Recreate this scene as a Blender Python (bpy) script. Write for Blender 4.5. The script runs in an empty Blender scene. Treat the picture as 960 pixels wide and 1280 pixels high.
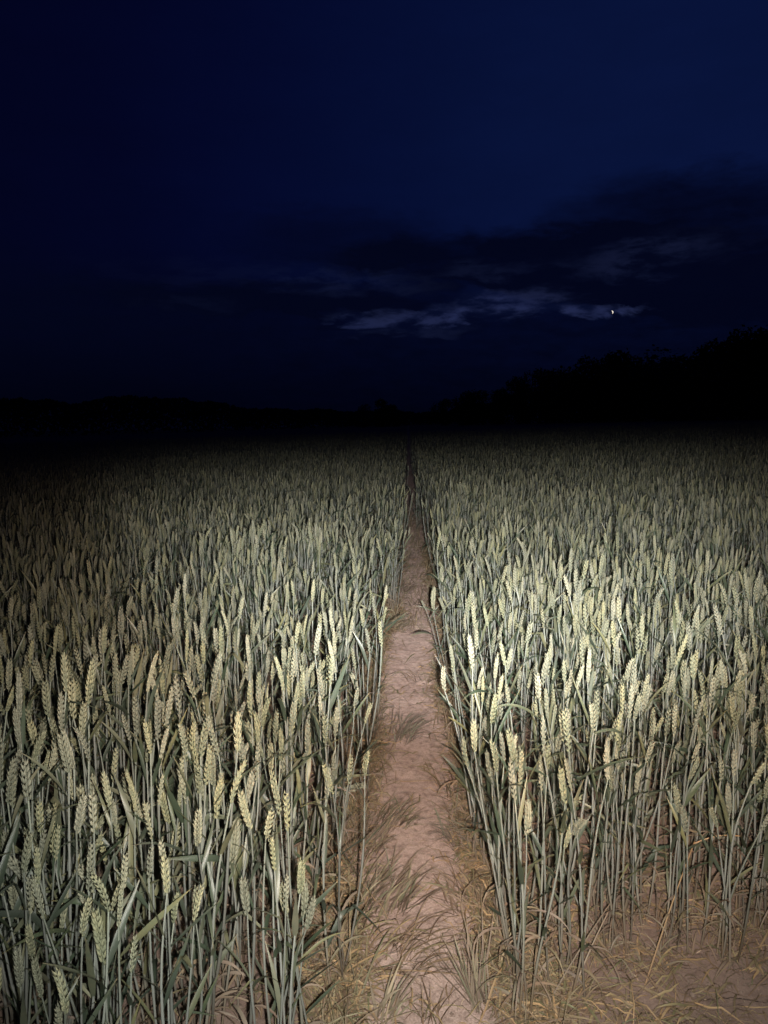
import bpy, math, random
import numpy as np
from mathutils import Vector, Matrix, Euler
R = math.radians
rnd = random.Random(7)
rng = np.random.default_rng(11)

# ------------------------------------------------------------------ camera
scene = bpy.context.scene
col = scene.collection
CAM_H = 1.22
PITCH, YAW = R(6.8), R(1.86)
FPX = 924.0                                   # focal length in photo pixels (960 x 1280)
cam_d = bpy.data.cameras.new("camera")
cam_d.sensor_fit = 'VERTICAL'
cam_d.sensor_width = 36; cam_d.sensor_height = 36; cam_d.lens = 26
cam_d.clip_start = 0.05; cam_d.clip_end = 6000
cam = bpy.data.objects.new("camera", cam_d); col.objects.link(cam)
cam.location = (0, 0, CAM_H)
cam.rotation_euler = (R(90) - PITCH, 0, YAW)
scene.camera = cam
CAM_M = cam.rotation_euler.to_matrix()

def ray(px, py):
    return (CAM_M @ Vector(((px - 480) / FPX, (640 - py) / FPX, -1))).normalized()
def project(p):
    v = CAM_M.transposed() @ (Vector(p) - Vector((0, 0, CAM_H)))
    if v.z > -0.05: return None
    return (480 + FPX * v.x / -v.z, 640 - FPX * v.y / -v.z, -v.z)

# ------------------------------------------------------------------ view, sampling
scene.view_settings.view_transform = 'Standard'
scene.view_settings.look = 'None'
scene.view_settings.exposure = 0.0
scene.view_settings.gamma = 1.0
scene.view_settings.use_curve_mapping = False
cy = scene.cycles
cy.use_denoising = True
cy.max_bounces = 5; cy.diffuse_bounces = 3; cy.glossy_bounces = 2; cy.transmission_bounces = 3
cy.sample_clamp_indirect = 2.0
cy.use_adaptive_sampling = True; cy.adaptive_threshold = 0.01

# ------------------------------------------------------------------ world: last blue of dusk
MOON_DIR = ray(764.5, 390.5)
world = bpy.data.worlds.new("World"); scene.world = world; world.use_nodes = True
wt = world.node_tree; wt.nodes.clear()
def wn(t, **kw):
    n = wt.nodes.new(t)
    for k, v in kw.items(): setattr(n, k, v)
    return n
def wmath(op, a, b=None, c=None, clamp=False):
    n = wn('ShaderNodeMath', operation=op, use_clamp=clamp)
    for i, v in enumerate((a, b, c)):
        if v is None: continue
        if isinstance(v, (int, float)): n.inputs[i].default_value = v
        else: wt.links.new(v, n.inputs[i])
    return n.outputs[0]
def wsmooth(v, a, b, lo=0.0, hi=1.0):
    n = wn('ShaderNodeMapRange', interpolation_type='SMOOTHSTEP')
    wt.links.new(v, n.inputs[0])
    for i, x in enumerate((a, b, lo, hi)): n.inputs[i + 1].default_value = x
    return n.outputs[0]
out = wn('ShaderNodeOutputWorld'); bg = wn('ShaderNodeBackground')
wt.links.new(bg.outputs[0], out.inputs[0])
sky = wn('ShaderNodeTexSky', sky_type='NISHITA')
sky.sun_disc = False
sky.sun_elevation = R(-5.0); sky.sun_rotation = math.atan2(MOON_DIR.x, MOON_DIR.y)
sky.air_density = 1.0; sky.dust_density = 0.3; sky.ozone_density = 4.0
tc = wn('ShaderNodeTexCoord'); sp = wn('ShaderNodeSeparateXYZ')
wt.links.new(tc.outputs['Generated'], sp.inputs[0])
X, Y, Z = sp.outputs
az0 = wmath('ARCTAN2', X, Y); el0 = wmath('ARCSINE', Z)
# cloud noise lives in direction space, stretched along the horizon
cmb = wn('ShaderNodeCombineXYZ')
wt.links.new(wmath('MULTIPLY', az0, 5.0), cmb.inputs[0]); wt.links.new(wmath('MULTIPLY', el0, 15.0), cmb.inputs[1])
def wnoise(scale, detail, off, rough=0.55, dist=0.0):
    mp = wn('ShaderNodeMapping'); mp.inputs['Location'].default_value = (off, off * 0.7, off * 1.3)
    wt.links.new(cmb.outputs[0], mp.inputs[0])
    n = wn('ShaderNodeTexNoise'); n.inputs['Scale'].default_value = scale; n.inputs['Detail'].default_value = detail
    n.inputs['Roughness'].default_value = rough; n.inputs['Distortion'].default_value = dist
    wt.links.new(mp.outputs[0], n.inputs['Vector'])
    return n.outputs[0]
nA = wnoise(1.3, 5, 3.1); nB = wnoise(2.6, 6, 11.7, 0.6, 0.4); nC = wnoise(5.5, 4, 27.0, 0.55)
az = wmath('ADD', az0, wmath('MULTIPLY', wmath('SUBTRACT', nA, 0.5), 0.20))
el = wmath('ADD', el0, wmath('MULTIPLY', wmath('SUBTRACT', nB, 0.5), 0.055))
def lobe(px, py, sx, sy, amt, inner=0.25):
    d = ray(px, py); a0 = math.atan2(d.x, d.y); e0 = math.asin(d.z)
    a = wmath('MULTIPLY', wmath('SUBTRACT', az, a0), FPX / sx)
    e = wmath('MULTIPLY', wmath('SUBTRACT', el, e0), FPX / sy)
    q = wmath('ADD', wmath('MULTIPLY', a, a), wmath('MULTIPLY', e, e))
    return wmath('MULTIPLY', wsmooth(q, 1.0, inner * inner * 0.2, 0, 1), amt)
def lobes(spec):
    s = None
    for a in spec:
        l = lobe(*a); s = l if s is None else wmath('ADD', s, l)
    return s
dark = lobes([(860, 262, 190, 52, .9), (420, 300, 170, 42, .55), (640, 325, 260, 42, .85), (900, 345, 190, 60, .8),
              (760, 350, 150, 34, .6), (330, 372, 300, 26, .45), (690, 300, 130, 24, .3)])
lowband = wsmooth(el0, R(13.5), R(7.0), 0.0, 0.88)
dark = wmath('ADD', dark, lowband)
dark = wmath('MULTIPLY', dark, wmath('ADD', 0.72, wmath('MULTIPLY', nC, 0.55)), clamp=True)
light = lobes([(800, 322, 110, 26, .42), (515, 396, 130, 11, 1.1), (650, 376, 80, 20, .85), (722, 388, 66, 8, 1.2), (748, 389, 24, 8, .7), (596, 386, 60, 14, .7),
               (500, 414, 90, 12, .35), (450, 352, 140, 20, .22), (215, 376, 90, 14, .10), (620, 336, 90, 12, .25), (300, 340, 200, 20, .08), (850, 296, 90, 14, .12)])
light = wmath('MULTIPLY', light, wsmooth(wmath('MULTIPLY', wmath('ADD', nC, nB), 0.5), 0.42, 0.60, 0.08, 1.05))
# clear sky: nishita colour, tinted to the deep blue, stronger to the upper right where the dusk lingers
clear = wn('ShaderNodeMix', data_type='RGBA', blend_type='MIX'); clear.inputs[0].default_value = 0.85
wt.links.new(sky.outputs[0], clear.inputs[6])
d0 = ray(900, 190)
vd = wn('ShaderNodeVectorMath', operation='DOT_PRODUCT'); wt.links.new(tc.outputs['Generated'], vd.inputs[0]); vd.inputs[1].default_value = d0
g = wn('ShaderNodeValToRGB'); wt.links.new(vd.outputs['Value'], g.inputs[0])
g.color_ramp.interpolation = 'B_SPLINE'
els = g.color_ramp.elements
els[0].position = 0.55; els[0].color = (0.009, 0.014, 0.125, 1)
els[1].position = 1.0; els[1].color = (0.038, 0.098, 0.58, 1)
for p, c in ((0.76, (0.011, 0.021, 0.21, 1)), (0.86, (0.015, 0.036, 0.31, 1)), (0.94, (0.023, 0.062, 0.43, 1))):
    e_ = els.new(p); e_.color = c
wt.links.new(g.outputs[0], clear.inputs[7])
m1 = wn('ShaderNodeMix', data_type='RGBA'); wt.links.new(dark, m1.inputs[0]); wt.links.new(clear.outputs[2], m1.inputs[6])
m1.inputs[7].default_value = (0.010, 0.020, 0.115, 1)
m2 = wn('ShaderNodeMix', data_type='RGBA', blend_type='ADD'); wt.links.new(wmath('MINIMUM', light, 1.4), m2.inputs[0]); m2.clamp_factor = False
hz = wn('ShaderNodeMix', data_type='RGBA', blend_type='MULTIPLY'); hz.inputs[0].default_value = 1.0
wt.links.new(m1.outputs[2], hz.inputs[6])
hz_f = wmath('MULTIPLY', wsmooth(el0, R(0.0), R(8.0), .45, 1.0), wmath('ADD', 0.80, wmath('MULTIPLY', wmath('ADD', nA, wmath('MULTIPLY', nB, .6)), 0.25)))
hz_c = wn('ShaderNodeCombineColor')
for k_ in range(3): wt.links.new(hz_f, hz_c.inputs[k_])
wt.links.new(hz_c.outputs[0], hz.inputs[7])
wt.links.new(hz.outputs[2], m2.inputs[6]); m2.inputs[7].default_value = (0.115, 0.155, 0.46, 1)
wt.links.new(m2.outputs[2], bg.inputs[0]); bg.inputs[1].default_value = 0.085

# ------------------------------------------------------------------ lamps: faint moonlight and the hand torch beside the camera
moon_l = bpy.data.lights.new("moonlight", 'SUN'); moon_l.energy = 0.0008; moon_l.angle = R(0.5); moon_l.color = (1, .93, .82)
mo = bpy.data.objects.new("moonlight", moon_l); col.objects.link(mo)
mo.rotation_euler = (-MOON_DIR).to_track_quat('-Z', 'Y').to_euler()
TORCH = Vector((0.038, 0.01, CAM_H - 0.030))
def torch(name, px, py, watts, size, blend, color, rad):
    l = bpy.data.lights.new(name, 'SPOT'); l.energy = watts; l.spot_size = R(size); l.spot_blend = blend
    l.color = color; l.shadow_soft_size = rad
    o = bpy.data.objects.new(name, l); col.objects.link(o); o.location = TORCH
    o.rotation_euler = ray(px, py).to_track_quat('-Z', 'Y').to_euler()
    return o
tc_ = torch("torch_core", 568, 622, 900, 39, 1.0, (0.98, 0.985, 0.98), 0.012); tc_.scale = (1.6, 1, 1)   # cone stretched into a wide oval to light the field's sides
torch("torch_beam", 520, 800, 185, 84, 1.0, (0.99, 0.98, 0.90), 0.012)
torch("torch_spill", 560, 520, 110, 90, 0.9, (1.0, 0.53, 0.31), 0.012)

# ------------------------------------------------------------------ helpers
def smooth(a, b, x):
    t = np.clip((np.asarray(x, float) - a) / (b - a), 0, 1); return t * t * (3 - 2 * t)
_lat = rng.random((256, 256))
def vnoise(x, y):
    x = np.asarray(x, float); y = np.asarray(y, float)
    xi = np.floor(x).astype(int); yi = np.floor(y).astype(int); fx = x - xi; fy = y - yi
    fx = fx * fx * (3 - 2 * fx); fy = fy * fy * (3 - 2 * fy)
    g = lambda i, j: _lat[(xi + i) % 256, (yi + j) % 256]
    return (g(0, 0) * (1 - fx) + g(1, 0) * fx) * (1 - fy) + (g(0, 1) * (1 - fx) + g(1, 1) * fx) * fy - 0.5
def fbm(x, y, o=4):
    s = 0; a = 1.0
    for k in range(o):
        s = s + a * vnoise(x * 2 ** k + 17 * k, y * 2 ** k + 31 * k); a *= 0.5
    return s
def path_mid(y):  return 0.038 + 0.018 * np.sin(np.asarray(y) * 1.3 + .4) + .012 * np.sin(np.asarray(y) * 3.1)
def left_edge(y):                                  # where the wheat left of the path starts
    y = np.asarray(y, float)
    return path_mid(y) - 0.155 - 0.07 * (1 - smooth(1.1, 1.6, y)) + .045 * smooth(4, 8, y) + 0.08 * vnoise(y * 2.2, 3.3) + .03 * vnoise(y * 7, 4.3)
def right_edge(y):
    y = np.asarray(y, float)
    return path_mid(y) + 0.155 - .045 * smooth(4, 8, y) + 0.08 * vnoise(y * 2.2, 8.3) + .03 * vnoise(y * 7, 9.3)
def base_z(x, y):
    x = np.asarray(x, float); y = np.asarray(y, float)
    lat = 40 * np.tanh(0.030 * x / 40) * smooth(0.5, 9, y)
    return lat + 0.0012 * np.maximum(y - 5, 0) * smooth(5, 40, y)
def ground_z(x, y):
    x = np.asarray(x, float); y = np.asarray(y, float)
    near = 1 - smooth(8, 30, np.hypot(x, y))
    return base_z(x, y) + near * (0.018 * fbm(x * 3, y * 3, 3) + 0.013 * fbm(x * 14, y * 14, 4) + .004 * fbm(x * 45, y * 45, 2)) + 0.3 * (1 - near) * fbm(x * .02, y * .02, 3)
def path_z(x, y):
    m = np.abs(np.asarray(x) - path_mid(y)) / 0.27 + .30 * fbm(np.asarray(x) * 11 + 5, np.asarray(y) * 8, 3) * (np.abs(np.asarray(x) - path_mid(y)) > .08)
    return ground_z(x, y) * 0.35 + 0.65 * (base_z(x, y) - 0.004) + 0.010 - 0.04 * smooth(0.5, 1.0, m) - 0.006 * fbm(np.asarray(x) * 9, np.asarray(y) * 5, 4) - .003 * fbm(np.asarray(x) * 40, np.asarray(y) * 40, 2)
def surf_z(x, y): return float(max(ground_z(x, y), path_z(x, y) if abs(x - path_mid(y)) < .27 and .2 < y < 40 else -9))
def at(px, py, h=0.0):
    """ground point seen there in the photo"""
    d = ray(px, py); t = (CAM_H - h) / -d.z
    for _ in range(6):
        p = Vector((0, 0, CAM_H)) + d * t
        t += (p.z - h - surf_z(p.x, p.y)) / -d.z
    p = Vector((0, 0, CAM_H)) + d * t
    return p.x, p.y

def tag(o, label=None, cat=None, group=None, kind=None):
    if label: o["label"] = label
    if cat: o["category"] = cat
    if group: o["group"] = group
    if kind: o["kind"] = kind
    return o
def link(name, mesh, mat=None, parent=None):
    if mat is not None and not mesh.materials:
        mesh.materials.append(mat)
    o = bpy.data.objects.new(name, mesh); col.objects.link(o)
    if parent: o.parent = parent
    return o
def empty(name, loc=(0, 0, 0), rot=(0, 0, 0)):
    o = bpy.data.objects.new(name, None); col.objects.link(o); o.empty_display_size = .05
    o.location = loc; o.rotation_euler = rot
    return o

class MB:
    """collects vertices, faces and a per-vertex number 't' (position along the piece) and 'v' (random per piece)"""
    def __init__(s): s.v = []; s.f = []; s.t = []; s.r = []; s.m = []
    def add(s, verts, faces, ts, r, mat=0):
        o = len(s.v); s.v += [tuple(p) for p in verts]; s.f += [tuple(i + o for i in f) for f in faces]
        s.t += list(ts); s.r += [r] * len(verts); s.m += [mat] * len(faces)
    def merge(s, o, mat):
        b = len(s.v); s.v += o.v; s.f += [tuple(i + b for i in f) for f in o.f]; s.t += o.t; s.r += o.r; s.m += [mat] * len(o.f)
    def mesh(s, name, mats, sm=True):
        me = bpy.data.meshes.new(name); me.from_pydata(s.v, [], s.f)
        for m in mats: me.materials.append(m)
        a = me.attributes.new('t', 'FLOAT', 'POINT'); a.data.foreach_set('value', s.t)
        a = me.attributes.new('v', 'FLOAT', 'POINT'); a.data.foreach_set('value', s.r)
        me.polygons.foreach_set('material_index', s.m)
        me.polygons.foreach_set('use_smooth', [sm] * len(s.f))
        me.update(); return me

def frame_of(d):
    d = d.normalized(); u = d.cross(Vector((0.13, 0.2, 1))) if abs(d.z) < .95 else d.cross(Vector((1, 0.1, 0)))
    u.normalize(); return u, d.cross(u).normalized()
def tube(mb, pts, rad, n, ts, r, mat=0):
    V = []; T = []; F = []
    u = None
    for i, p in enumerate(pts):
        d = (pts[min(i + 1, len(pts) - 1)] - pts[max(i - 1, 0)]).normalized()
        if u is None: u, w = frame_of(d)
        else:
            u = (u - d * u.dot(d)).normalized(); w = d.cross(u)
        for k in range(n):
            a = 2 * math.pi * k / n
            V.append(p + (u * math.cos(a) + w * math.sin(a)) * rad[i]); T.append(ts[i])
    for i in range(len(pts) - 1):
        for k in range(n):
            F.append((i * n + k, i * n + (k + 1) % n, (i + 1) * n + (k + 1) % n, (i + 1) * n + k))
    mb.add(V, F, T, r, mat)
def ribbon(mb, pts, wid, sides, r, fold=0.25, mat=0, t0=0.0):
    """leaf blade with a folded midrib; sides = across direction per point"""
    V = []; T = []; F = []; n = len(pts)
    for i, p in enumerate(pts):
        d = (pts[min(i + 1, n - 1)] - pts[max(i - 1, 0)]).normalized()
        s = (sides[i] - d * sides[i].dot(d)).normalized(); nn = d.cross(s)
        w = wid[i] * .5
        V += [p - s * w + nn * w * fold, p, p + s * w + nn * w * fold]; T += [t0 + (1 - t0) * i / (n - 1)] * 3
    for i in range(n - 1):
        a = 3 * i; F += [(a, a + 1, a + 4, a + 3), (a + 1, a + 2, a + 5, a + 4)]
    mb.add(V, F, T, r, mat)

# ------------------------------------------------------------------ materials
def mat_new(name):
    m = bpy.data.materials.new(name); m.use_nodes = True; nt = m.node_tree; nt.nodes.clear()
    o = nt.nodes.new('ShaderNodeOutputMaterial'); b = nt.nodes.new('ShaderNodeBsdfPrincipled'); nt.links.new(b.outputs[0], o.inputs[0])
    return m, nt, b, o
def N(nt, t, ins=None, **kw):
    n = nt.nodes.new(t)
    for k, v in kw.items(): setattr(n, k, v)
    for k, v in (ins or {}).items():
        if hasattr(v, 'links') or isinstance(v, bpy.types.NodeSocket): nt.links.new(v, n.inputs[k])
        else: n.inputs[k].default_value = v
    return n
def ramp(nt, fac, stops):
    n = N(nt, 'ShaderNodeValToRGB', {0: fac}); e = n.color_ramp.elements
    e[0].position, e[0].color = stops[0][0], (*stops[0][1], 1); e[1].position, e[1].color = stops[-1][0], (*stops[-1][1], 1)
    for p, c in stops[1:-1]: k = e.new(p); k.color = (*c, 1)
    return n.outputs[0]
def mixc(nt, f, a, b, bt='MIX'):
    n = N(nt, 'ShaderNodeMix', {0: f, 6: a, 7: b}, data_type='RGBA', blend_type=bt); return n.outputs[2]
def plant_mat(name, stops, vary=0.35, alt=None, alt_amt=0.3, rough=0.5, transl=0.0, spec=0.4, dark_obj=0.45, bump=0.0, streak=None, yellowtip=None):
    m, nt, b, o = mat_new(name)
    t = N(nt, 'ShaderNodeAttribute', attribute_name='t').outputs['Fac']
    v = N(nt, 'ShaderNodeAttribute', attribute_name='v').outputs['Fac']
    oi = N(nt, 'ShaderNodeObjectInfo').outputs['Random']
    c = ramp(nt, t, stops)
    tcx = N(nt, 'ShaderNodeTexCoord').outputs['Object']
    if alt:
        ns = N(nt, 'ShaderNodeTexNoise', {'Vector': tcx, 'Scale': 60.0, 'Detail': 3.0}).outputs[0]
        s = N(nt, 'ShaderNodeMath', {0: ns, 1: v}, operation='ADD').outputs[0]
        s = N(nt, 'ShaderNodeMath', {0: s, 1: oi}, operation='ADD').outputs[0]
        f = N(nt, 'ShaderNodeMapRange', {0: s, 1: 1.3, 2: 2.2, 3: 0.0, 4: alt_amt}).outputs[0]
        c = mixc(nt, f, c, (*alt, 1))
    k = N(nt, 'ShaderNodeMath', {0: v, 1: vary, 2: 1 - vary * .5}, operation='MULTIPLY_ADD').outputs[0]
    k2 = N(nt, 'ShaderNodeMath', {0: oi, 1: dark_obj, 2: 1 - dark_obj * .55}, operation='MULTIPLY_ADD').outputs[0]
    k = N(nt, 'ShaderNodeMath', {0: k, 1: k2}, operation='MULTIPLY').outputs[0]
    hs = N(nt, 'ShaderNodeHueSaturation', {'Color': c, 'Value': k})
    oi2 = N(nt, 'ShaderNodeMath', {0: N(nt, 'ShaderNodeMath', {0: oi, 1: 7.31}, operation='MULTIPLY').outputs[0]}, operation='FRACT').outputs[0]
    nt.links.new(N(nt, 'ShaderNodeMapRange', {0: oi2, 3: 0.70, 4: 1.15}).outputs[0], hs.inputs['Saturation'])
    nt.links.new(hs.outputs[0], b.inputs['Base Color'])
    b.inputs['Roughness'].default_value = rough; b.inputs['Specular IOR Level'].default_value = spec
    if bump:
        w = N(nt, 'ShaderNodeTexNoise', {'Vector': tcx, 'Scale': 900.0, 'Detail': 2.0}).outputs[0]
        bp = N(nt, 'ShaderNodeBump', {'Height': w, 'Strength': bump, 'Distance': 0.001}); nt.links.new(bp.outputs[0], b.inputs['Normal'])
    if transl:
        tr = N(nt, 'ShaderNodeBsdfTranslucent', {'Color': hs.outputs[0]})
        mx = N(nt, 'ShaderNodeMixShader', {0: transl, 1: b.outputs[0], 2: tr.outputs[0]}); nt.links.new(mx.outputs[0], o.inputs[0])
    return m
M_stem = plant_mat('wheat_stem', [(0, (.22, .15, .10)), (.15, (.22, .18, .135)), (.35, (.235, .235, .20)), (.65, (.24, .258, .232)), (1, (.255, .28, .23))], rough=.45, spec=.5, dark_obj=.5)
M_ear = plant_mat('wheat_ear', [(0, (.20, .225, .155)), (.55, (.28, .295, .20)), (1, (.355, .355, .235))], vary=.35, alt=(.34, .28, .15), alt_amt=.35, rough=.6, spec=.35, bump=.4)
M_leaf = plant_mat('wheat_leaf', [(0, (.085, .115, .078)), (.7, (.10, .135, .09)), (.9, (.14, .155, .095)), (1, (.34, .27, .13))], vary=.6, alt=(.26, .22, .11), alt_amt=.5, rough=.38, transl=.18, spec=.55, bump=.25)
M_dry = plant_mat('dry_leaf', [(0, (.26, .175, .13)), (.6, (.37, .27, .20)), (1, (.48, .37, .27))], vary=.6, alt=(.16, .15, .09), alt_amt=.8, rough=.7, transl=.15, spec=.2)
M_grass = plant_mat('grass_blade', [(0, (.26, .20, .14)), (.35, (.21, .20, .12)), (.8, (.28, .28, .17)), (1, (.36, .28, .16))], vary=.45, alt=(.40, .30, .19), alt_amt=.9, rough=.5, transl=.1, dark_obj=.1)
M_straw = plant_mat('straw', [(0, (.38, .26, .17)), (.5, (.42, .31, .20)), (1, (.40, .26, .15))], vary=.5, rough=.55, spec=.3)

# soil
def soil_mat(name, c_lo, c_hi, c_dirt, bump, t_lo, t_hi):
    m, nt, b, o = mat_new(name)
    p = N(nt, 'ShaderNodeNewGeometry').outputs['Position']
    n1 = N(nt, 'ShaderNodeTexNoise', {'Vector': p, 'Scale': 5.0, 'Detail': 6.0, 'Roughness': .6}).outputs[0]
    n2 = N(nt, 'ShaderNodeTexNoise', {'Vector': p, 'Scale': 42.0, 'Detail': 8.0, 'Roughness': .7}).outputs[0]
    n3 = N(nt, 'ShaderNodeTexNoise', {'Vector': p, 'Scale': 260.0, 'Detail': 4.0, 'Roughness': .7}).outputs[0]
    pw = N(nt, 'ShaderNodeMix', {0: .06, 4: p, 5: N(nt, 'ShaderNodeTexNoise', {'Vector': p, 'Scale': 9.0, 'Detail': 3.0}).outputs[1]}, data_type='VECTOR').outputs[1]
    vo = N(nt, 'ShaderNodeTexVoronoi', {'Vector': pw, 'Scale': 8.5}, feature='DISTANCE_TO_EDGE').outputs['Distance']
    crack = N(nt, 'ShaderNodeMapRange', {0: vo, 1: 0.0, 2: 0.028, 3: 1.0, 4: 0.0}, interpolation_type='SMOOTHSTEP').outputs[0]
    crack = N(nt, 'ShaderNodeMath', {0: crack, 1: N(nt, 'ShaderNodeMapRange', {0: n1, 1: .48, 2: .62}).outputs[0]}, operation='MULTIPLY').outputs[0]
    f1 = N(nt, 'ShaderNodeMapRange', {0: n1, 1: .35, 2: .65}).outputs[0]
    c = mixc(nt, f1, (*c_lo, 1), (*c_hi, 1)); ct = mixc(nt, f1, (*t_lo, 1), (*t_hi, 1))
    sx = N(nt, 'ShaderNodeSeparateXYZ', {0: p}).outputs[0]
    dx = N(nt, 'ShaderNodeMath', {0: N(nt, 'ShaderNodeMath', {0: sx, 1: .02}, operation='SUBTRACT').outputs[0]}, operation='ABSOLUTE').outputs[0]
    nw = N(nt, 'ShaderNodeTexNoise', {'Vector': p, 'Scale': 7.0, 'Detail': 5.0}).outputs[0]
    dx = N(nt, 'ShaderNodeMath', {0: nw, 1: .30, 2: dx}, operation='MULTIPLY_ADD').outputs[0]
    tread = N(nt, 'ShaderNodeMapRange', {0: dx, 1: .26, 2: .40, 3: 1.0, 4: 0.0}, interpolation_type='SMOOTHSTEP').outputs[0]
    c = mixc(nt, tread, c, ct)
    c = mixc(nt, N(nt, 'ShaderNodeMapRange', {0: n2, 1: .45, 2: .64, 3: 0.0, 4: .6}).outputs[0], c, (*c_dirt, 1))
    c = mixc(nt, N(nt, 'ShaderNodeMapRange', {0: n3, 1: .35, 2: .65, 3: 0.0, 4: .55}).outputs[0], c, (*[x * .55 for x in c_hi], 1))
    c = mixc(nt, N(nt, 'ShaderNodeMath', {0: crack, 1: .3}, operation='MULTIPLY').outputs[0], c, (*[x * .4 for x in c_lo], 1))
    nt.links.new(c, b.inputs['Base Color']); b.inputs['Roughness'].default_value = .9; b.inputs['Specular IOR Level'].default_value = .1; b.inputs['Diffuse Roughness'].default_value = 1.0
    h = N(nt, 'ShaderNodeMath', {0: n2, 1: .6, 2: N(nt, 'ShaderNodeMath', {0: n3, 1: .22}, operation='MULTIPLY').outputs[0]}, operation='MULTIPLY_ADD').outputs[0]
    h = N(nt, 'ShaderNodeMath', {0: h, 1: N(nt, 'ShaderNodeMath', {0: crack, 1: .25}, operation='MULTIPLY').outputs[0]}, operation='SUBTRACT').outputs[0]
    bp = N(nt, 'ShaderNodeBump', {'Height': h, 'Strength': bump, 'Distance': .012}); nt.links.new(bp.outputs[0], b.inputs['Normal'])
    return m
M_soil = M_path = soil_mat('soil', (.24, .165, .135), (.33, .235, .195), (.15, .10, .08), 1.0, (.50, .365, .32), (.62, .47, .415))
M_stone, _nt, _b, _o = mat_new('pebble'); _c = N(_nt, 'ShaderNodeTexNoise', {'Scale': 3.0}).outputs[0]
_nt.links.new(ramp(_nt, _c, [(.3, (.22, .155, .125)), (.7, (.36, .27, .22))]), _b.inputs['Base Color']); _b.inputs['Roughness'].default_value = .85
def flat_mat(name, c1, c2, scale):
    m, nt, b, o = mat_new(name)
    n = N(nt, 'ShaderNodeTexNoise', {'Vector': N(nt, 'ShaderNodeTexCoord').outputs['Object'], 'Scale': scale, 'Detail': 4.0}).outputs[0]
    nt.links.new(ramp(nt, n, [(.35, c1), (.65, c2)]), b.inputs['Base Color']); b.inputs['Roughness'].default_value = .8
    return m
M_crown = flat_mat('tree_foliage', (.03, .05, .02), (.06, .085, .03), .6)
M_bark = flat_mat('tree_bark', (.05, .04, .03), (.10, .08, .06), 2.0)

# ------------------------------------------------------------------ ground and path
def axis(fine0, fine1, step, far):
    a = list(np.arange(fine0, fine1, step)); s = step; x = a[-1]
    while x < far: s *= 1.10; x += s; a.append(x)
    s = step; x = fine0; b = []
    while x > -far: s *= 1.10; x -= s; b.append(x)
    return np.array(b[::-1] + a)
def sheet(name, xs, ys, zf, mat):
    gx, gy = np.meshgrid(xs, ys); gz = zf(gx, gy)
    v = np.stack([gx, gy, gz], -1).reshape(-1, 3); nx, ny = len(xs), len(ys)
    i = (np.arange(ny - 1)[:, None] * nx + np.arange(nx - 1)[None]).reshape(-1)
    f = np.stack([i, i + 1, i + nx + 1, i + nx], -1)
    me = bpy.data.meshes.new(name)
    me.vertices.add(len(v)); me.vertices.foreach_set('co', v.ravel().astype('f'))
    me.loops.add(f.size); me.loops.foreach_set('vertex_index', f.ravel().astype('i'))
    me.polygons.add(len(f)); me.polygons.foreach_set('loop_start', (np.arange(len(f)) * 4).astype('i'))
    me.polygons.foreach_set('use_smooth', [True] * len(f))
    me.update(calc_edges=True); me.validate()
    return link(name, me, mat)
g = sheet('ground', axis(-1.6, 2.0, .012, 3000), axis(.4, 4.6, .012, 3000), ground_z, M_soil); tag(g, kind='structure')
py = [0.25]; 
while py[-1] < 45: py.append(py[-1] + .012 * max(1, py[-1] / 4))
py = np.array(py); px_ = np.linspace(-.27, .27, 50)
def pz(gx, gy): return path_z(gx, gy)
gx, gy = np.meshgrid(px_, py); gx = gx + path_mid(gy)
v = np.stack([gx, gy, path_z(gx, gy)], -1).reshape(-1, 3)
i = (np.arange(len(py) - 1)[:, None] * 50 + np.arange(49)[None]).reshape(-1)
me = bpy.data.meshes.new('path'); me.from_pydata(v.tolist(), [], np.stack([i, i + 1, i + 51, i + 50], -1).tolist())
me.polygons.foreach_set('use_smooth', [True] * len(me.polygons)); me.update()
tag(link('path', me, M_path), kind='structure')

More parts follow.
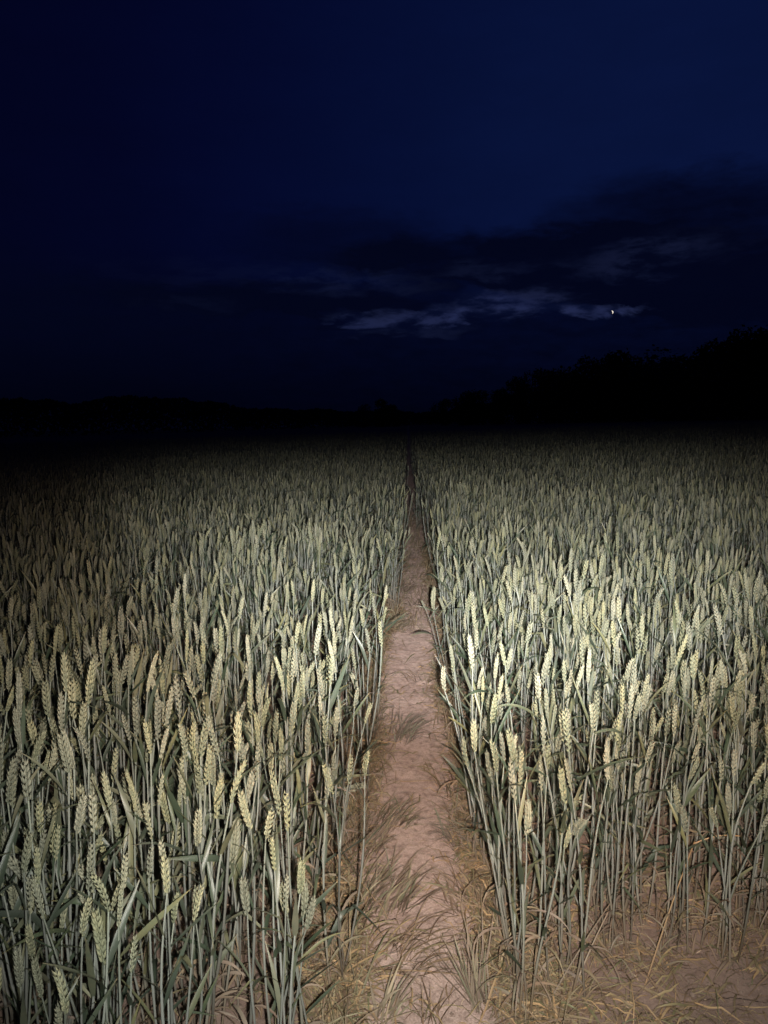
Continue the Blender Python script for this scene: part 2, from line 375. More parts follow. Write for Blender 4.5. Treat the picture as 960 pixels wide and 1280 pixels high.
# ------------------------------------------------------------------ wheat: parts of one stalk
def stem_curve(h, r_):
    az = r_.uniform(0, 2 * math.pi); lean = r_.uniform(0, .05) * h / .6; bow = r_.uniform(-.02, .03)
    d = Vector((math.cos(az), math.sin(az), 0)); p2 = Vector((-d.y, d.x, 0)) * r_.uniform(-.008, .008)
    pts = []
    for i in range(11):
        s = i / 10; pts.append(d * (lean * s * s + bow * math.sin(math.pi * s)) + p2 * math.sin(2 * math.pi * s) + Vector((0, 0, h * s)))
    return pts
def make_stem(pts):
    mb = MB(); r_ = []
    n = len(pts)
    for i in range(n):
        s = i / (n - 1); r_.append(.0027 - .0009 * s + (.0006 if i in (3, 6) else 0) - (.0003 if s > .85 else 0))
    tube(mb, pts, r_, 6, [i / (n - 1) for i in range(n)], rnd.random()); return mb
def make_ear(p0, d0, L, rr, nod=0.0, wide=1.0):
    mb = MB(); d0 = d0.normalized(); u, w = frame_of(d0)
    a = rr.uniform(0, math.pi); u, w = u * math.cos(a) + w * math.sin(a), w * math.cos(a) - u * math.sin(a)
    side = Vector((math.cos(a * 3), math.sin(a * 3), 0)); n = max(10, int(L / .0052))
    P = lambda s: p0 + d0 * (L * s) + side * (nod * L * s * s) - Vector((0, 0, abs(nod) * L * .45 * s * s * s))
    tube(mb, [P(s / 5) for s in range(6)], [.0016, .0014, .0012, .001, .0008, .0004], 4, [s / 5 for s in range(6)], .4)
    for k in range(n + 1):
        s = (k + .3) / (n + .6); ax = (P(min(1, s + .03)) - P(s - .03)).normalized()
        uu = (u - ax * u.dot(ax)).normalized(); ww = ax.cross(uu)
        sg = 1 if k % 2 else -1; env = (.62 + .55 * math.sin(math.pi * min(1, s * .85 + .12))) * wide
        last = k == n
        for j in ((0,) if last else (-1, 0, 1)):
            dirn = (ax * 1.0 + uu * sg * (0 if last else rr.uniform(.24, .38)) + ww * j * rr.uniform(.24, .36)).normalized()
            c = P(s) + uu * sg * .0022 * env + ww * j * .0019 * env
            ln = .0125 * env * rr.uniform(.9, 1.1) * (1.05 if j == 0 else .95); rad = .0027 * env * rr.uniform(.9, 1.12)
            lift = uu * sg * (.0012 if j == 0 else 0)
            prof = ((0, .35), (.2, .9), (.45, 1.0), (.72, .68), (.93, .2), (1.0 + rr.uniform(.1, .35) + .25 * s, .05))
            tube(mb, [c + lift + dirn * ln * q for q, _ in prof], [rad * z for _, z in prof], 5,
                 [min(1, .25 * q + .5 * s + .2 * abs(j)) for q, _ in prof], rr.random())
    return mb
def make_leaf(p0, azim, L, W, a0, a1, rr, twist=0.0, n=11, fold=.3, kink=None):
    mb = MB(); d = Vector((math.cos(azim), math.sin(azim), 0)); s0 = Vector((-d.y, d.x, 0)); p = p0.copy(); pts = [p.copy()]; sd = [s0]; wd = [W * .45]
    for i in range(1, n):
        s = i / (n - 1); a = a0 + (a1 - a0) * (s ** 1.4)
        if kink and s > kink[0]: a += kink[1]
        st = d * math.sin(a) + Vector((0, 0, math.cos(a))); p = p + st * L / (n - 1); pts.append(p.copy())
        tw = twist * s; nn = st.cross(s0); sd.append(s0 * math.cos(tw) + nn * math.sin(tw))
        wd.append(W * max(.04, min(1, .5 + 2.2 * s) * (1 - s ** 2.6)))
    ribbon(mb, pts, wd, sd, rr.random(), fold); return mb

class Variant: pass
def make_variant(seed, h, earL, wide=1.0, nod=None, leaves=3, near=True):
    rr = random.Random(seed); V = Variant(); V.h = h
    pts = stem_curve(h, rr); V.stem = make_stem(pts)
    tip = pts[-1]; td = (pts[-1] - pts[-3])
    td = td.normalized() + Vector((rr.uniform(-.2, .2), rr.uniform(-.2, .2), 0))
    V.ear = make_ear(tip - Vector((0, 0, .001)), td, earL, rr, nod if nod is not None else rr.choice([0, .03, .07, .14, .25]) * rr.random(), wide)
    V.leaves = []; az = rr.uniform(0, 6.28)
    def sp(s):
        k = s * 10; i = min(9, int(k)); return pts[i].lerp(pts[i + 1], k - i)
    hts = [.87, .66, .46, .28][:leaves]
    for i, s in enumerate(hts):
        s += rr.uniform(-.05, .05); az += math.pi + rr.uniform(-.6, .6)
        L = rr.uniform(.09, .17); a0 = R(rr.uniform(10, 48)); a1 = a0 + R(rr.choice([5, 12, 25, 70]) * rr.uniform(.6, 1.2))
        kink = (rr.uniform(.3, .6), R(rr.uniform(40, 80))) if rr.random() < .22 else None
        V.leaves.append(make_leaf(sp(s), az, L, rr.uniform(.0065, .013), a0, a1, rr, rr.uniform(-1.6, 1.6), kink=kink))
    V.dry = []
    for i in range(3):
        s = rr.uniform(.03, .38)
        V.dry.append(make_leaf(sp(s), rr.uniform(0, 6.28), rr.uniform(.07, .14), rr.uniform(.004, .008), R(rr.uniform(30, 70)), R(rr.uniform(120, 185)), rr, rr.uniform(-3, 3), n=8, fold=.6))
    return V
variants = []
for k in range(34):
    h = rnd.uniform(.46, .575); variants.append(make_variant(100 + k, h, rnd.uniform(.060, .090), rnd.uniform(.58, .78), leaves=4 if k % 4 else 3, nod=.5 if k == 7 else None))
for k in range(5):                                  # late, short tillers
    variants.append(make_variant(300 + k, rnd.uniform(.33, .43), rnd.uniform(.07, .09), .9, leaves=2))

MATS = [M_stem, M_ear, M_leaf, M_dry]
vcol = bpy.data.collections.new('wheat_kinds')      # sources for the uncountable wheat; not linked to the scene
for i, V in enumerate(variants):
    mb = MB(); mb.merge(V.stem, 0); mb.merge(V.ear, 1)
    for l in V.leaves: mb.merge(l, 2)
    for l in V.dry: mb.merge(l, 3)
    o = bpy.data.objects.new('wheat_kind_%02d' % i, mb.mesh('wheat_kind', MATS)); vcol.objects.link(o)
    V.m_stem = V.stem.mesh('stem', [M_stem]); V.m_ear = V.ear.mesh('ear', [M_ear]); V.m_leaves = [l.mesh('leaf', [M_leaf]) for l in V.leaves]; V.m_dry = [l.mesh('dry_leaf', [M_dry]) for l in V.dry]

# ------------------------------------------------------------------ where the wheat stands (drilled rows along the path, several stalks from one root)
def in_wheat(x, y):
    if x < 0:
        if y < 1.6 and y < .84 + .26 * float(smooth(-.5, -.2, x)) + .10 * vnoise(x * 9, 2.): return False
        return x < left_edge(y)
    if x < right_edge(y): return False
    if y < 1.9:                                     # bare corner at the front right
        lim = 1.35 + .20 * float(smooth(.28, .75, x)) + .05 * math.sin(x * 5)
        if y < lim + .05 * vnoise(x * 7, 5.): return False
    return True
pos = []
def density(y, x): 
    d = math.hypot(x, y)
    return 230 if d < 3.5 else 200 if d < 7 else 150 if d < 12 else 75 if d < 20 else 30 if d < 35 else 13
row = .125
xs = np.arange(-34, 34, row)
yy = .55
def scatter(y0, y1, dens):
    out_ = []
    half = lambda y: .60 * y + 1.3
    area_w = 2 * half(y1); n = int(area_w * (y1 - y0) * dens / 2.6)
    xr = rng.uniform(-half(y1), half(y1), n); yr = rng.uniform(y0, y1, n)
    xr = np.where(rng.random(n) < .72, np.round(xr / row) * row + rng.normal(0, .016, n), xr)
    for x, y in zip(xr, yr):
        if abs(x) > half(y) or not in_wheat(x, y): continue
        if math.hypot(x, y) < .62: continue
        thin = vnoise(x * 3.1 + 50, y * 3.1)       # thin patches
        k = 1 + int(rng.random() * 3.2 + thin * 1.6)
        for _ in range(max(1, k)):
            a = x + rng.normal(0, .016); b = y + rng.normal(0, .022)
            if in_wheat(a, b): out_.append((a, b))
    return out_
bands = [(.5, 2.2, 460), (2.2, 3.5, 330), (3.5, 7, 230), (7, 12, 165), (12, 20, 95), (20, 35, 32), (35, 62, 13)]
for y0, y1, dn in bands:
    for (x, y) in scatter(y0, y1, dn):
        edge = min(abs(x - left_edge(y)), abs(x - right_edge(y)))
        vi = rng.integers(0, 34) if rng.random() > .16 else rng.integers(34, 39)
        sc = rng.uniform(.86, 1.10) * (1 + .08 * vnoise(x * 1.3, y * 1.3) * 2)
        if x < 0 and y < 1.35: sc *= .80 + .2 * smooth(.7, 1.35, y)
        tilt = abs(rng.normal(0, .10)); ta = rng.uniform(0, 6.283)
        tx, ty = tilt * math.cos(ta), tilt * math.sin(ta)
        if edge < .09:                              # edge plants lean over the path
            sgn = 1 if x < 0 else -1; ty += sgn * abs(rng.normal(0, .05))
        if rng.random() < .014 and y > 2.8: tx *= 4; ty *= 4
        z = float(ground_z(x, y)) - .004
        pos.append((x, y, z, tx, ty, rng.uniform(0, 6.283), sc, int(vi)))
print('wheat stalks', len(pos))

# those that show largest become things of their own
cand = []
for i, p in enumerate(pos):
    x, y, z, tx, ty, rz, sc, vi = p
    if y > 3.5: continue
    V = variants[vi]
    tops = project((x, y, z + (V.h + .08) * sc)); mid = project((x, y, z + V.h * .55 * sc))
    ok = 0
    for q in (tops, mid):
        if q and -5 < q[0] < 965 and -5 < q[1] < 1275: ok += 1
    if tops and ok and -15 < tops[0] < 975 and -10 < tops[1] < 1262: cand.append((math.hypot(x, y) , i))
cand.sort()
N_THINGS = 286
chosen = [i for _, i in cand[:N_THINGS]]; cs = set(chosen)
print('farthest single stalk', cand[min(len(cand) - 1, N_THINGS - 1)][0])
protos = {}
def plant_from(V, loc, rot, sc, label, group):
    key = id(V)
    root = empty('wheat_plant', loc, rot); root.scale = (sc, sc, sc)
    tag(root, label, 'wheat plant', group)
    src = protos.get(key)
    if src is None:
        kids = [link('stem', V.m_stem), link('ear', V.m_ear)] + [link('leaf', m) for m in V.m_leaves] + [link('dry_leaf', m) for m in V.m_dry]
        protos[key] = kids
    else:
        kids = []
        for s in src:
            c = s.copy(); col.objects.link(c); kids.append(c)
    for k in kids: k.parent = root
    return root
for i in chosen:
    x, y, z, tx, ty, rz, sc, vi = pos[i]
    short = vi >= 34
    side = 'left' if x < 0 else 'right'
    d_edge = (left_edge(y) - x) if x < 0 else (x - right_edge(y))
    tall = 'short' if short else 'tall'
    if x < 0:
        if d_edge < .10: where = 'in the outermost row on the left rim of the trodden path'
        elif y < 1.25: where = 'nearest to the lower left corner of the picture'
        elif d_edge < .45: where = 'one step inside the wheat left of the path'
        else: where = 'deeper inside the near wheat at the far left'
    else:
        if d_edge < .10: where = 'in the outermost row on the right rim of the trodden path'
        elif y < 1.85: where = 'in the front row above the bare soil at the lower right'
        elif d_edge < .45: where = 'a step inside the wheat right of the path'
        else: where = 'behind the front row at the far right'
    lab = '%s wheat stalk %s' % (tall, where)
    plant_from(variants[vi], (x, y, z), Euler((0, 0, rz)).to_matrix().to_4x4() and (Matrix.Rotation(tx, 3, 'X') @ Matrix.Rotation(ty, 3, 'Y') @ Matrix.Rotation(rz, 3, 'Z')).to_euler(), sc, lab, lab.replace('stalk', 'stalks'))

# a few stalks anyone would point at
def special(seed, px, py, h, earL, lean, lean_az, label, nod=.1, wide=1.1, leaves=2):
    V = make_variant(seed, h, earL, wide, nod, leaves); variants.append(V)
    V.m_stem = V.stem.mesh('stem', [M_stem]); V.m_ear = V.ear.mesh('ear', [M_ear]); V.m_leaves = [l.mesh('leaf', [M_leaf]) for l in V.leaves]; V.m_dry = [l.mesh('dry_leaf', [M_dry]) for l in V.dry]
    x, y = at(px, py)
    ax = Vector((-math.sin(R(lean_az)), math.cos(R(lean_az)), 0))          # lean towards azimuth lean_az (0 = +x, 90 = away)
    rot = Matrix.Rotation(R(lean), 3, ax).to_euler()
    return plant_from(V, (x, y, surf_z(x, y) - .004), rot, 1.0, label, None)
special(901, 566, 868, .40, .105, 12, 170, 'pale wheat stalk leaning left over the path from its right rim')
special(902, 322, 1062, .27, .10, 52, 10, 'wheat stalk bent far over to the right at the left rim of the path', nod=.12)
special(903, 745, 1175, .27, .10, 24, 190, 'wheat stalk with a grey drooping ear in the front row at the lower right', nod=1.2)
special(904, 298, 1262, .32, .105, 3, 90, 'short wheat stalk with a plump ear standing clear at the lower left', nod=.02, wide=1.25, leaves=1)
special(905, 562, 1052, .05, .10, 72, 112, 'thin short grass-like ear lying on the path', nod=.06, wide=.45, leaves=1)
special(906, 655, 1165, .36, .10, 2, 90, 'yellow-tipped wheat stalk at the path corner of the right-hand wheat', nod=.05, wide=1.15, leaves=2)

# the rest: past 300 in view, one object
rest = [p for i, p in enumerate(pos) if i not in cs]
me = bpy.data.meshes.new('wheat'); me.from_pydata([p[:3] for p in rest], [], [])
rots = np.array([(Matrix.Rotation(p[3], 3, 'X') @ Matrix.Rotation(p[4], 3, 'Y') @ Matrix.Rotation(p[5], 3, 'Z')).to_euler()[:] for p in rest], 'f')
a = me.attributes.new('rot', 'FLOAT_VECTOR', 'POINT'); a.data.foreach_set('vector', rots.ravel())
a = me.attributes.new('scl', 'FLOAT', 'POINT'); a.data.foreach_set('value', [p[6] for p in rest])
a = me.attributes.new('idx', 'INT', 'POINT'); a.data.foreach_set('value', [p[7] for p in rest])
wheat = link('wheat', me); tag(wheat, 'the mass of pale ripening wheat filling the field on both sides of the path', 'wheat', kind='stuff')
ng = bpy.data.node_groups.new('wheat_scatter', 'GeometryNodeTree')
ng.interface.new_socket('Geometry', in_out='INPUT', socket_type='NodeSocketGeometry'); ng.interface.new_socket('Geometry', in_out='OUTPUT', socket_type='NodeSocketGeometry')
gi = ng.nodes.new('NodeGroupInput'); go = ng.nodes.new('NodeGroupOutput'); ip = ng.nodes.new('GeometryNodeInstanceOnPoints'); ci = ng.nodes.new('GeometryNodeCollectionInfo')
ci.inputs['Collection'].default_value = vcol; ci.inputs['Separate Children'].default_value = True; ci.inputs['Reset Children'].default_value = True
def named(n, t):
    k = ng.nodes.new('GeometryNodeInputNamedAttribute'); k.data_type = t; k.inputs['Name'].default_value = n; return k.outputs['Attribute']
L = ng.links.new
L(gi.outputs[0], ip.inputs['Points']); L(ci.outputs[0], ip.inputs['Instance']); ip.inputs['Pick Instance'].default_value = True
L(named('idx', 'INT'), ip.inputs['Instance Index']); L(named('rot', 'FLOAT_VECTOR'), ip.inputs['Rotation']); L(named('scl', 'FLOAT'), ip.inputs['Scale'])
L(ip.outputs[0], go.inputs[0])
md = wheat.modifiers.new('scatter', 'NODES'); md.node_group = ng

# ------------------------------------------------------------------ grass tufts on the path
def tuft_mesh(seed, n, L0, L1, spread, flop, W=.004, dir_az=None, dry=.35):
    rr = random.Random(seed); mb = MB()
    for k in range(n):
        az = rr.uniform(0, 6.283) if dir_az is None else R(dir_az) + rr.gauss(0, .7)
        rad = spread * math.sqrt(rr.random()); a = rr.uniform(0, 6.283)
        p0 = Vector((rad * math.cos(a), rad * math.sin(a), -.004)); Lk = rr.uniform(L0, L1); a0 = R(rr.uniform(5, 50)); a1 = R(rr.uniform(60, 105)) * flop
        # keep the blades above the soil
        b = make_leaf(p0, az, Lk, W * rr.uniform(.6, 1.4), a0, max(a0, a1), rr, rr.uniform(-1.5, 1.5), n=9, fold=.35)
        b.v = [(q[0], q[1], max(q[2], .002)) for q in b.v]
        mb.merge(b, 1 if rr.random() < dry else 0)
    return mb.mesh('grass_tuft', [M_grass, M_dry])
def tuft(px, py, label, seed, n=40, L0=.05, L1=.16, spread=.05, flop=1.0, W=.004, az=None, dry=.35):
    dry = min(1, dry + .42); flop *= 1.12; W *= .85; n = int(n * 1.05); L1 *= .9
    x, y = at(px, py)
    o = link('grass_tuft', tuft_mesh(seed, n, L0, L1, spread, flop, W, az, dry)); o.location = (x, y, surf_z(x, y) - .001)
    return tag(o, label, 'grass tuft')
tuft(500, 925, 'green grass tuft in the middle of the path, blades swept to the right', 1, 55, .07, .20, .055, .95, .0045, 30, .25)
tuft(487, 790, 'long pale grass tuft at the left rim of the path beside the bright wheat', 2, 70, .08, .20, .08, .8, .004, 20, .4)
tuft(500, 742, 'far grass tuft spilling from the left rim onto the path', 3, 60, .08, .2, .08, .9, .004, 0, .4)
tuft(548, 838, 'small dark grass tuft standing upright on the pale path', 4, 14, .06, .13, .015, .5, .005, None, .1)
tuft(572, 905, 'orange dry tuft at the right rim of the path', 5, 60, .04, .12, .06, 1.0, .004, None, .95)
tuft(487, 1030, 'green grass tuft at the left rim of the path, below the pale soil patch', 6, 60, .06, .15, .06, .85, .0045, 20, .2)
tuft(585, 1052, 'matted tuft of green and brown grass at the right rim of the path', 7, 80, .05, .14, .07, 1.0, .004, 170, .5)
tuft(480, 1125, 'big green grass clump on the left of the path, blades fanned upward', 8, 90, .07, .15, .085, .6, .006, 20, .25)
tuft(500, 1196, 'flattened grass clump lying across the path', 9, 80, .07, .17, .09, 1.15, .0045, 350, .45)
tuft(600, 1258, 'dark upright grass clump at the lower middle, right of the path', 10, 34, .10, .22, .022, .30, .006, 110, .15)
tuft(640, 1250, 'brown dry tuft on the bare soil at the lower right of the path', 11, 60, .04, .12, .07, 1.1, .004, None, .8)
tuft(480, 1275, 'dark broad-bladed tuft at the bottom edge of the path', 12, 16, .07, .16, .02, .7, .007, 40, .1)
tuft(535, 1280, 'thin grass tuft at the bottom edge of the path, right of the broad one', 13, 18, .05, .12, .03, .6, .005, None, .3)
tuft(405, 1190, 'brown dry tuft at the foot of the left-hand wheat', 14, 80, .05, .13, .08, .9, .004, None, .8)
tuft(552, 985, 'sparse tuft with one long blade reaching over the pale soil', 15, 12, .10, .20, .012, 1.0, .004, 185, .2)
tuft(452, 1060, 'mixed grass tuft under the bent wheat stalk on the left rim', 16, 70, .06, .15, .07, .8, .0045, 10, .4)
tuft(520, 850, 'low dry grass tuft on the narrow part of the path', 17, 30, .04, .12, .05, 1.0, .004, 190, .6)
tuft(590, 1130, 'green and brown tuft on the right rim of the path above the dark clump', 18, 70, .05, .15, .07, .9, .0045, 160, .4)
tuft(508, 700, 'faint distant grass tuft in the dim part of the path', 19, 50, .06, .18, .08, .9, .005, None, .5)
tuft(690, 1235, 'dry brown tuft at the foot of the front row of right-hand wheat', 20, 60, .04, .12, .08, 1.0, .004, None, .9)
tuft(880, 1175, 'reddish dry tuft under the wheat near the right border of the picture', 21, 70, .04, .13, .09, 1.0, .004, None, .95)
tuft(790, 1200, 'dry brown tuft on the soil between two leaning straws', 22, 50, .04, .12, .08, 1.0, .004, None, .9)

# leaning dry straws at the front right
def straw(pa, ha, pb, hb, label, rad=.0022, bend=.01):
    xa, ya = at(*pa, h=ha) if ha else at(*pa); xb, yb = at(*pb, h=hb) if hb else at(*pb)
    A = Vector((xa, ya, surf_z(xa, ya) + ha)); B = Vector((xb, yb, surf_z(xb, yb) + hb)); mb = MB()
    O = Vector((A.x, A.y, A.z)); pts = [A.lerp(B, s / 8) - O + Vector((0, 0, bend * math.sin(math.pi * s / 8))) for s in range(9)]
    tube(mb, pts, [rad * (1 - .04 * s) for s in range(9)], 6, [s / 8 for s in range(9)], rnd.random())
    o = link('straw', mb.mesh('straw', [M_straw])); o.location = O
    return tag(o, label, 'straw', 'broken straws leaning in the front of the wheat')
straw((672, 1278), 0, (762, 1130), .12, 'long pale straw sloping up from the bottom edge at the lower right')
straw((707, 1262), 0, (760, 1140), .10, 'dry straw crossing beside the longest sloping straw')
straw((806, 1232), 0, (868, 1052), .22, 'tall pale straw leaning right in front of the wheat at the lower right')
straw((868, 1054), .222, (926, 1045), .23, 'bent-over upper end of the tall leaning straw, lying level', .002)
straw((448, 1214), .004, (540, 1214), .004, 'straw lying flat across the path below the flattened grass clump', .002, .003)
straw((500, 977), .006, (556, 976), .008, 'thin dark stalk lying level across the pale path', .0016, .002)
straw((612, 1040), .03, (563, 880), .02, 'reddish dry stalk lying along the right rim of the path', .002, .01)
straw((360, 1180), 0, (300, 1090), .16, 'dead straw leaning left inside the lower left wheat', .002)

# ------------------------------------------------------------------ litter and soil crumbs
def litter():
    n = 24000; rr = random.Random(77); mb = MB(); k = 0
    while k < n:
        y = .75 + 6.5 * rr.random() ** 1.5; q = rr.random()
        if q < .38: x = float(left_edge(y)) + rr.gauss(-.03, .06)
        elif q < .72: x = float(right_edge(y)) + rr.gauss(.03, .06)
        elif q < .92: x = rr.uniform(-.6 * y - .3, .6 * y + .4)
        else: y = rr.uniform(1.33, 2.0); x = rr.uniform(.2, 1.3)
        inside = x > left_edge(y) + .03 and x < right_edge(y) - .03
        if inside and rr.random() < .78: continue
        if y < 1.33 and x > right_edge(y) + .10 and rr.random() < .8: continue
        if vnoise(x * 6, y * 6) < -.12 and rr.random() < .7: continue
        z = surf_z(x, y) + rr.uniform(.001, .010); az = rr.uniform(0, 6.283)
        Lk = rr.uniform(.02, .12); W = rr.uniform(.0013, .0055)
        d = Vector((math.cos(az), math.sin(az), 0)); s0 = Vector((-d.y, d.x, 0)); cv = rr.uniform(-.5, .5); up = rr.uniform(-.05, .45) if rr.random() < .35 else rr.uniform(-.02, .08)
        pts = []; sd = []; wd = []
        for i in range(6):
            s = i / 5; p = Vector((x, y, z)) + d * Lk * (s - .5) + s0 * Lk * cv * (s - .5) ** 2 + Vector((0, 0, Lk * (up * s + .22 * math.sin(math.pi * s) * rr.uniform(.2, 1))))
            pts.append(p); sd.append(s0 * math.cos(cv * 3 * s) + Vector((0, 0, 1)) * math.sin(cv * 3 * s)); wd.append(W * (1 - abs(2 * s - .9) ** 3 * .8))
        ribbon(mb, pts, wd, sd, rr.random(), .4, 0 if rr.random() < (.38 if inside else .6) else (1 if rr.random() < .5 else 2)); k += 1
    return mb.mesh('dead_leaves', [M_dry, M_grass, M_straw])
def rim_grass():
    rr = random.Random(31); mb = MB(); k = 0
    while k < 5200:
        y = 1.05 + 9 * rr.random() ** 1.6; left = rr.random() < .55
        x = float(left_edge(y)) + rr.gauss(-.02, .03) if left else float(right_edge(y)) + rr.gauss(.02, .03)
        if vnoise(x * 5 + 3, y * 7) < -.1 and rr.random() < .8: continue
        if left and y < 1.25: continue
        if y > 4.2 and rr.random() < .5: x = rr.uniform(float(left_edge(y)), float(right_edge(y)))
        z = surf_z(x, y) - .003; a0 = R(rr.uniform(0, 75)); az = rr.uniform(0, 6.283)
        b = make_leaf(Vector((x, y, z)), az, rr.uniform(.04, .15) * (.6 + .8 * rr.random()), rr.uniform(.002, .005), a0, a0 + R(rr.uniform(10, 90)), rr, rr.uniform(-2, 2), n=6, fold=.4)
        mb.merge(b, 0 if rr.random() < .38 else 1); k += 1
    return mb.mesh('grass', [M_grass, M_dry])
tag(link('grass', rim_grass()), 'short green and brown grass lining both rims of the trodden path', 'grass', kind='stuff')
tag(link('dead_leaves', litter()), 'brown dead leaf litter around the wheat stems and along the path', 'leaf litter', kind='stuff')
def crumbs():
    rr = random.Random(5); V = []; F = []
    base = [Vector(p).normalized() for p in ((0, 0, 1), (.9, 0, .3), (.28, .86, .3), (-.73, .53, .3), (-.73, -.53, .3), (.28, -.86, .3), (.73, .53, -.4), (-.28, .86, -.4), (-.9, 0, -.4), (-.28, -.86, -.4), (.73, -.53, -.4), (0, 0, -1))]
    fs = [(0, 1, 2), (0, 2, 3), (0, 3, 4), (0, 4, 5), (0, 5, 1), (1, 6, 2), (2, 7, 3), (3, 8, 4), (4, 9, 5), (5, 10, 1), (6, 7, 2), (7, 8, 3), (8, 9, 4), (9, 10, 5), (10, 6, 1), (11, 7, 6), (11, 8, 7), (11, 9, 8), (11, 10, 9), (11, 6, 10)]
    for k in range(14000):
        y = .8 + 3.6 * rr.random() ** 1.3; x = rr.uniform(-.5 * y - .2, .6 * y + .3)
        inside = left_edge(y) + .02 < x < right_edge(y) - .02
        if inside and rr.random() < .8: continue
        s = .0010 + .0055 * rr.random() ** 5; z = surf_z(x, y) + s * .3; o = len(V)
        V += [(x + b.x * s * rr.uniform(.5, 1.6), y + b.y * s * rr.uniform(.5, 1.6), z + b.z * s * rr.uniform(.5, .9)) for b in base]; F += [tuple(i + o for i in f) for f in fs]
    me = bpy.data.meshes.new('soil_crumbs'); me.from_pydata(V, [], F); me.update(); return me
def chaff():
    rr = random.Random(41); mb = MB()
    for k in range(9000):
        y = .75 + 3.8 * rr.random() ** 1.2; x = rr.uniform(-.45 * y, .65 * y + .2) if rr.random() < .6 else rr.uniform(-.25, .28)
        z = surf_z(x, y) + .0015; az = rr.uniform(0, 6.283); d = Vector((math.cos(az), math.sin(az), rr.uniform(-.1, .25))); sd_ = Vector((-d.y, d.x, rr.uniform(-.5, .5)))
        Lk = .003 + .022 * rr.random() ** 2.5; p = Vector((x, y, z))
        ribbon(mb, [p, p + d * Lk * .5 + sd_ * Lk * rr.uniform(-.15, .15), p + d * Lk], [.001, rr.uniform(.001, .0028), .0006], [sd_] * 3, rr.random(), .3, 0 if rr.random() < .6 else 1)
    return mb.mesh('chaff', [M_dry, M_straw])
tag(link('chaff', chaff()), 'tiny bits of broken straw and husk lying on the soil', 'chaff', kind='stuff')
tag(link('soil_crumbs', crumbs(), M_stone), 'small clods and pebbles scattered on the soil', 'pebbles', kind='stuff')

# ------------------------------------------------------------------ trees at the field's far end
def crown_mesh(seed, H, Wd, n=3200, leaf=.34):
    rr = random.Random(seed); V = []; F = []; blobs = []
    for k in range(rr.randint(12, 17)):
        a = rr.uniform(0, 6.283); q = rr.random() ** .6; hz = rr.uniform(.10, .86)
        env = math.sin(math.pi * min(1, hz * .95)) ** .6; blobs.append((Vector((math.cos(a) * Wd * .33 * q * env, math.sin(a) * Wd * .33 * q * env, H * hz)), Wd * rr.uniform(.15, .27)))
    for k in range(n):
        c, r_ = rr.choice(blobs); d = Vector((rr.gauss(0, 1), rr.gauss(0, 1), rr.gauss(0, .8))).normalized(); p = c + d * r_ * rr.uniform(.55, 1.08)
        u = Vector((rr.gauss(0, 1), rr.gauss(0, 1), rr.gauss(0, 1))).normalized(); w = u.orthogonal().normalized(); s = leaf * rr.uniform(.6, 1.3); o = len(V)
        V += [tuple(p - u * s), tuple(p + w * s * .5), tuple(p + u * s), tuple(p - w * s * .5)]; F.append((o, o + 1, o + 2, o + 3))
    me = bpy.data.meshes.new('crown'); me.from_pydata(V, [], F); me.materials.append(M_crown); me.update(); return me
def trunk_mesh(seed, H):
    rr = random.Random(seed); mb = MB(); pts = [Vector((rr.uniform(-.1, .1) * i, rr.uniform(-.1, .1) * i, H * .72 * i / 6)) for i in range(7)]
    tube(mb, pts, [.36 - .045 * i for i in range(7)], 8, [0] * 7, .5)
    for k in range(6):
        i = rr.randint(2, 5); a = rr.uniform(0, 6.283); e = pts[i] + Vector((math.cos(a), math.sin(a), rr.uniform(.7, 1.3))) * H * .17
        tube(mb, [pts[i], pts[i].lerp(e, .5) + Vector((0, 0, -.1)), e], [.14, .09, .04], 5, [0, 0, 0], .5)
    return mb.mesh('trunk', [M_bark])
tkinds = [(crown_mesh(50 + k, 12, 10.5), trunk_mesh(60 + k, 12)) for k in range(5)]
def tree(px, ytop, dist, label, group=None, wscale=1.0):
    d = ray(px, ytop); t = dist / math.hypot(d.x, d.y); p = Vector((0, 0, CAM_H)) + d * t
    gz = float(ground_z(p.x, p.y)); H = p.z - gz; k = rnd.randrange(5); s = H / 11.6
    r_ = empty('tree', (p.x, p.y, gz - .1), (0, 0, rnd.uniform(0, 6.283))); r_.scale = (s * wscale, s * wscale, s)
    link('trunk', tkinds[k][1], None, r_); link('crown', tkinds[k][0], None, r_)
    return tag(r_, label, 'tree', group)
wood = 'dark trees of the wood rising towards the right'
ws = [(558, 498, 235), (582, 490, 225), (604, 487, 220), (628, 486, 212), (650, 474, 205), (676, 461, 200), (702, 462, 190), (728, 448, 182), (752, 441, 178), (776, 440, 172),
      (802, 448, 168), (828, 443, 160), (852, 434, 156), (880, 427, 150), (908, 428, 146), (936, 424, 140), (962, 414, 136), (995, 408, 132), (1030, 404, 128)]
for j, (a_, b_, c_) in enumerate(ws):
    lab = 'one of the lowest trees where the wood begins, just right of the path end' if a_ < 640 else 'mid-height dark tree in the wood below the moon' if a_ < 840 else 'tallest dark tree of the wood near the right border'
    tree(a_, b_, c_, lab, lab.replace('one of the lowest trees', 'low trees').replace('tree ', 'trees '), 1.15)
for j in range(13):                                  # second rank behind, a little lower
    a_ = 590 + j * 34; b_ = np.interp(a_, [590, 650, 700, 780, 880, 1000], [496, 482, 472, 452, 438, 420]) + 6
    tree(a_, float(b_), float(np.interp(a_, [590, 1000], [250, 160])), 'dark tree in the second rank of the wood, half hidden behind the front trees', 'trees of the second rank', 1.3)
tree(456, 506, 262, 'left half of the rounded clump of trees left of the path end', None, 1.1)
tree(480, 499, 255, 'tallest rounded tree of the small clump left of the path end', None, 1.2)
tree(494, 507, 268, 'small tree on the right flank of the clump left of the path end', None, 1.1)
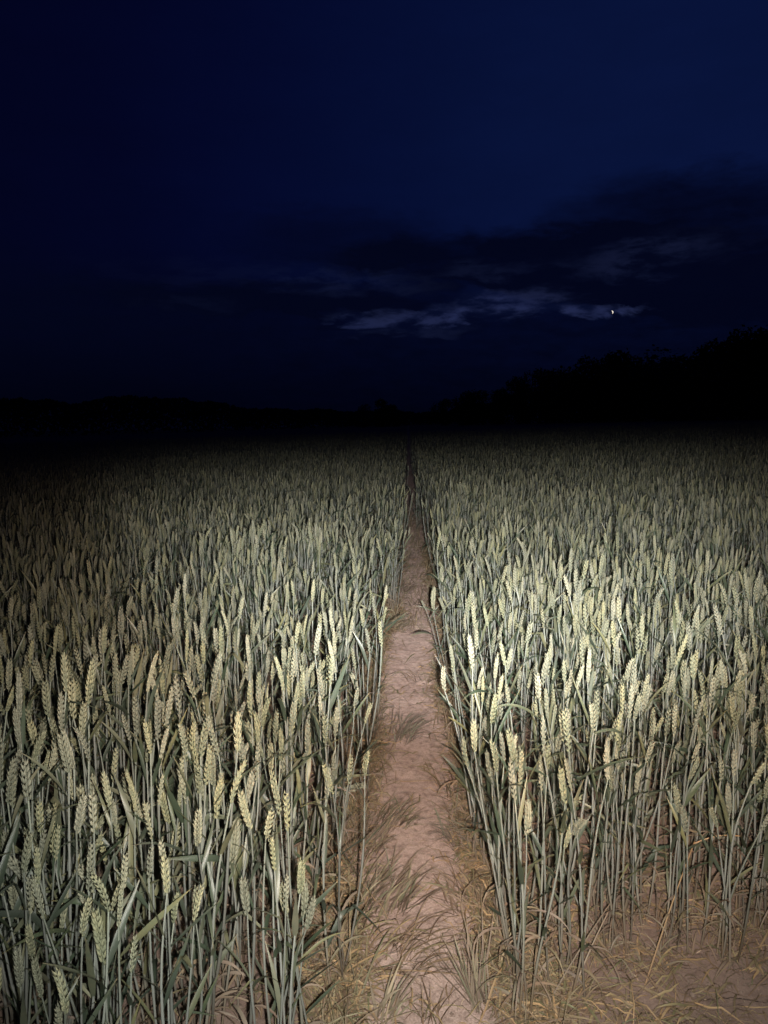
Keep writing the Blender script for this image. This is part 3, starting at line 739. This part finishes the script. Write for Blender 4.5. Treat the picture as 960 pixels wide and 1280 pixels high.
# far wood on the left: one low dark mass
def far_wood():
    rr = random.Random(9); V = []; F = []
    for k in range(26000):
        px = rr.uniform(-160, 620); top = np.interp(px, [-160, 0, 90, 180, 240, 300, 360, 420, 520, 560, 620], [497, 499, 503, 494, 499, 509, 512, 515, 517, 513, 506]) + 5 * float(vnoise(px * .045, 2.)) + 3 * float(vnoise(px * .16, 7.))
        dist = 380 + rr.uniform(0, 26); d = ray(px, top); t = dist / math.hypot(d.x, d.y); p = Vector((0, 0, CAM_H)) + d * t
        gz = float(ground_z(p.x, p.y)); z = gz + (p.z - gz) * (rr.random() ** .6); p.z = z
        u = Vector((rr.gauss(0, 1), rr.gauss(0, 1), rr.gauss(0, 1))).normalized(); w = u.orthogonal().normalized(); s = rr.uniform(.5, 1.1); o = len(V)
        V += [tuple(p - u * s), tuple(p + w * s * .6), tuple(p + u * s), tuple(p - w * s * .6)]; F.append((o, o + 1, o + 2, o + 3))
    me = bpy.data.meshes.new('woods'); me.from_pydata(V, [], F); me.update(); return me
tag(link('woods', far_wood(), M_crown), 'low black band of distant woodland along the horizon on the left', 'woods', kind='stuff')

# ------------------------------------------------------------------ moon: the sunlit crescent
def moon():
    D = 4200; rad = D * 1.9 / FPX; V = []; F = []; n = 16
    # limb half circle and terminator ellipse, on the sphere's surface, with a dark body edge
    for i in range(n + 1):
        a = -math.pi / 2 + math.pi * i / n
        for j in range(4):
            q = 1.0 - j / 3 * .62; x = -math.cos(a) * q * rad; z = math.sin(a) * rad; y = -math.sqrt(max(0, rad * rad - x * x - z * z)); V.append((-x, y, z))
    for i in range(n):
        for j in range(3): b = i * 4 + j; F.append((b, b + 1, b + 5, b + 4))
    b0 = len(V); V += [(x * .96, y * .9 + rad * .06, z * .96) for x, y, z in V]
    F += [tuple(q + b0 for q in f[::-1]) for f in F]
    me = bpy.data.meshes.new('moon'); me.from_pydata(V, [], F); me.update()
    m, nt, b, o = mat_new('moonlit_rock'); em = N(nt, 'ShaderNodeEmission', {'Strength': 1.1})
    n_ = N(nt, 'ShaderNodeTexNoise', {'Vector': N(nt, 'ShaderNodeTexCoord').outputs['Object'], 'Scale': .15}).outputs[0]
    nt.links.new(ramp(nt, n_, [(.3, (.85, .72, .60)), (.7, (1, .92, .80))]), em.inputs[0]); nt.links.new(em.outputs[0], o.inputs[0])
    ob = link('moon', me, m); ob.location = Vector((0, 0, CAM_H)) + MOON_DIR * D
    q = MOON_DIR.to_track_quat('Y', 'Z'); ob.rotation_euler = (q.to_matrix() @ Matrix.Rotation(R(-14), 3, 'Y')).to_euler()
    tag(ob, 'tiny bright crescent moon low in the dusk sky above the wood', 'moon')
moon()
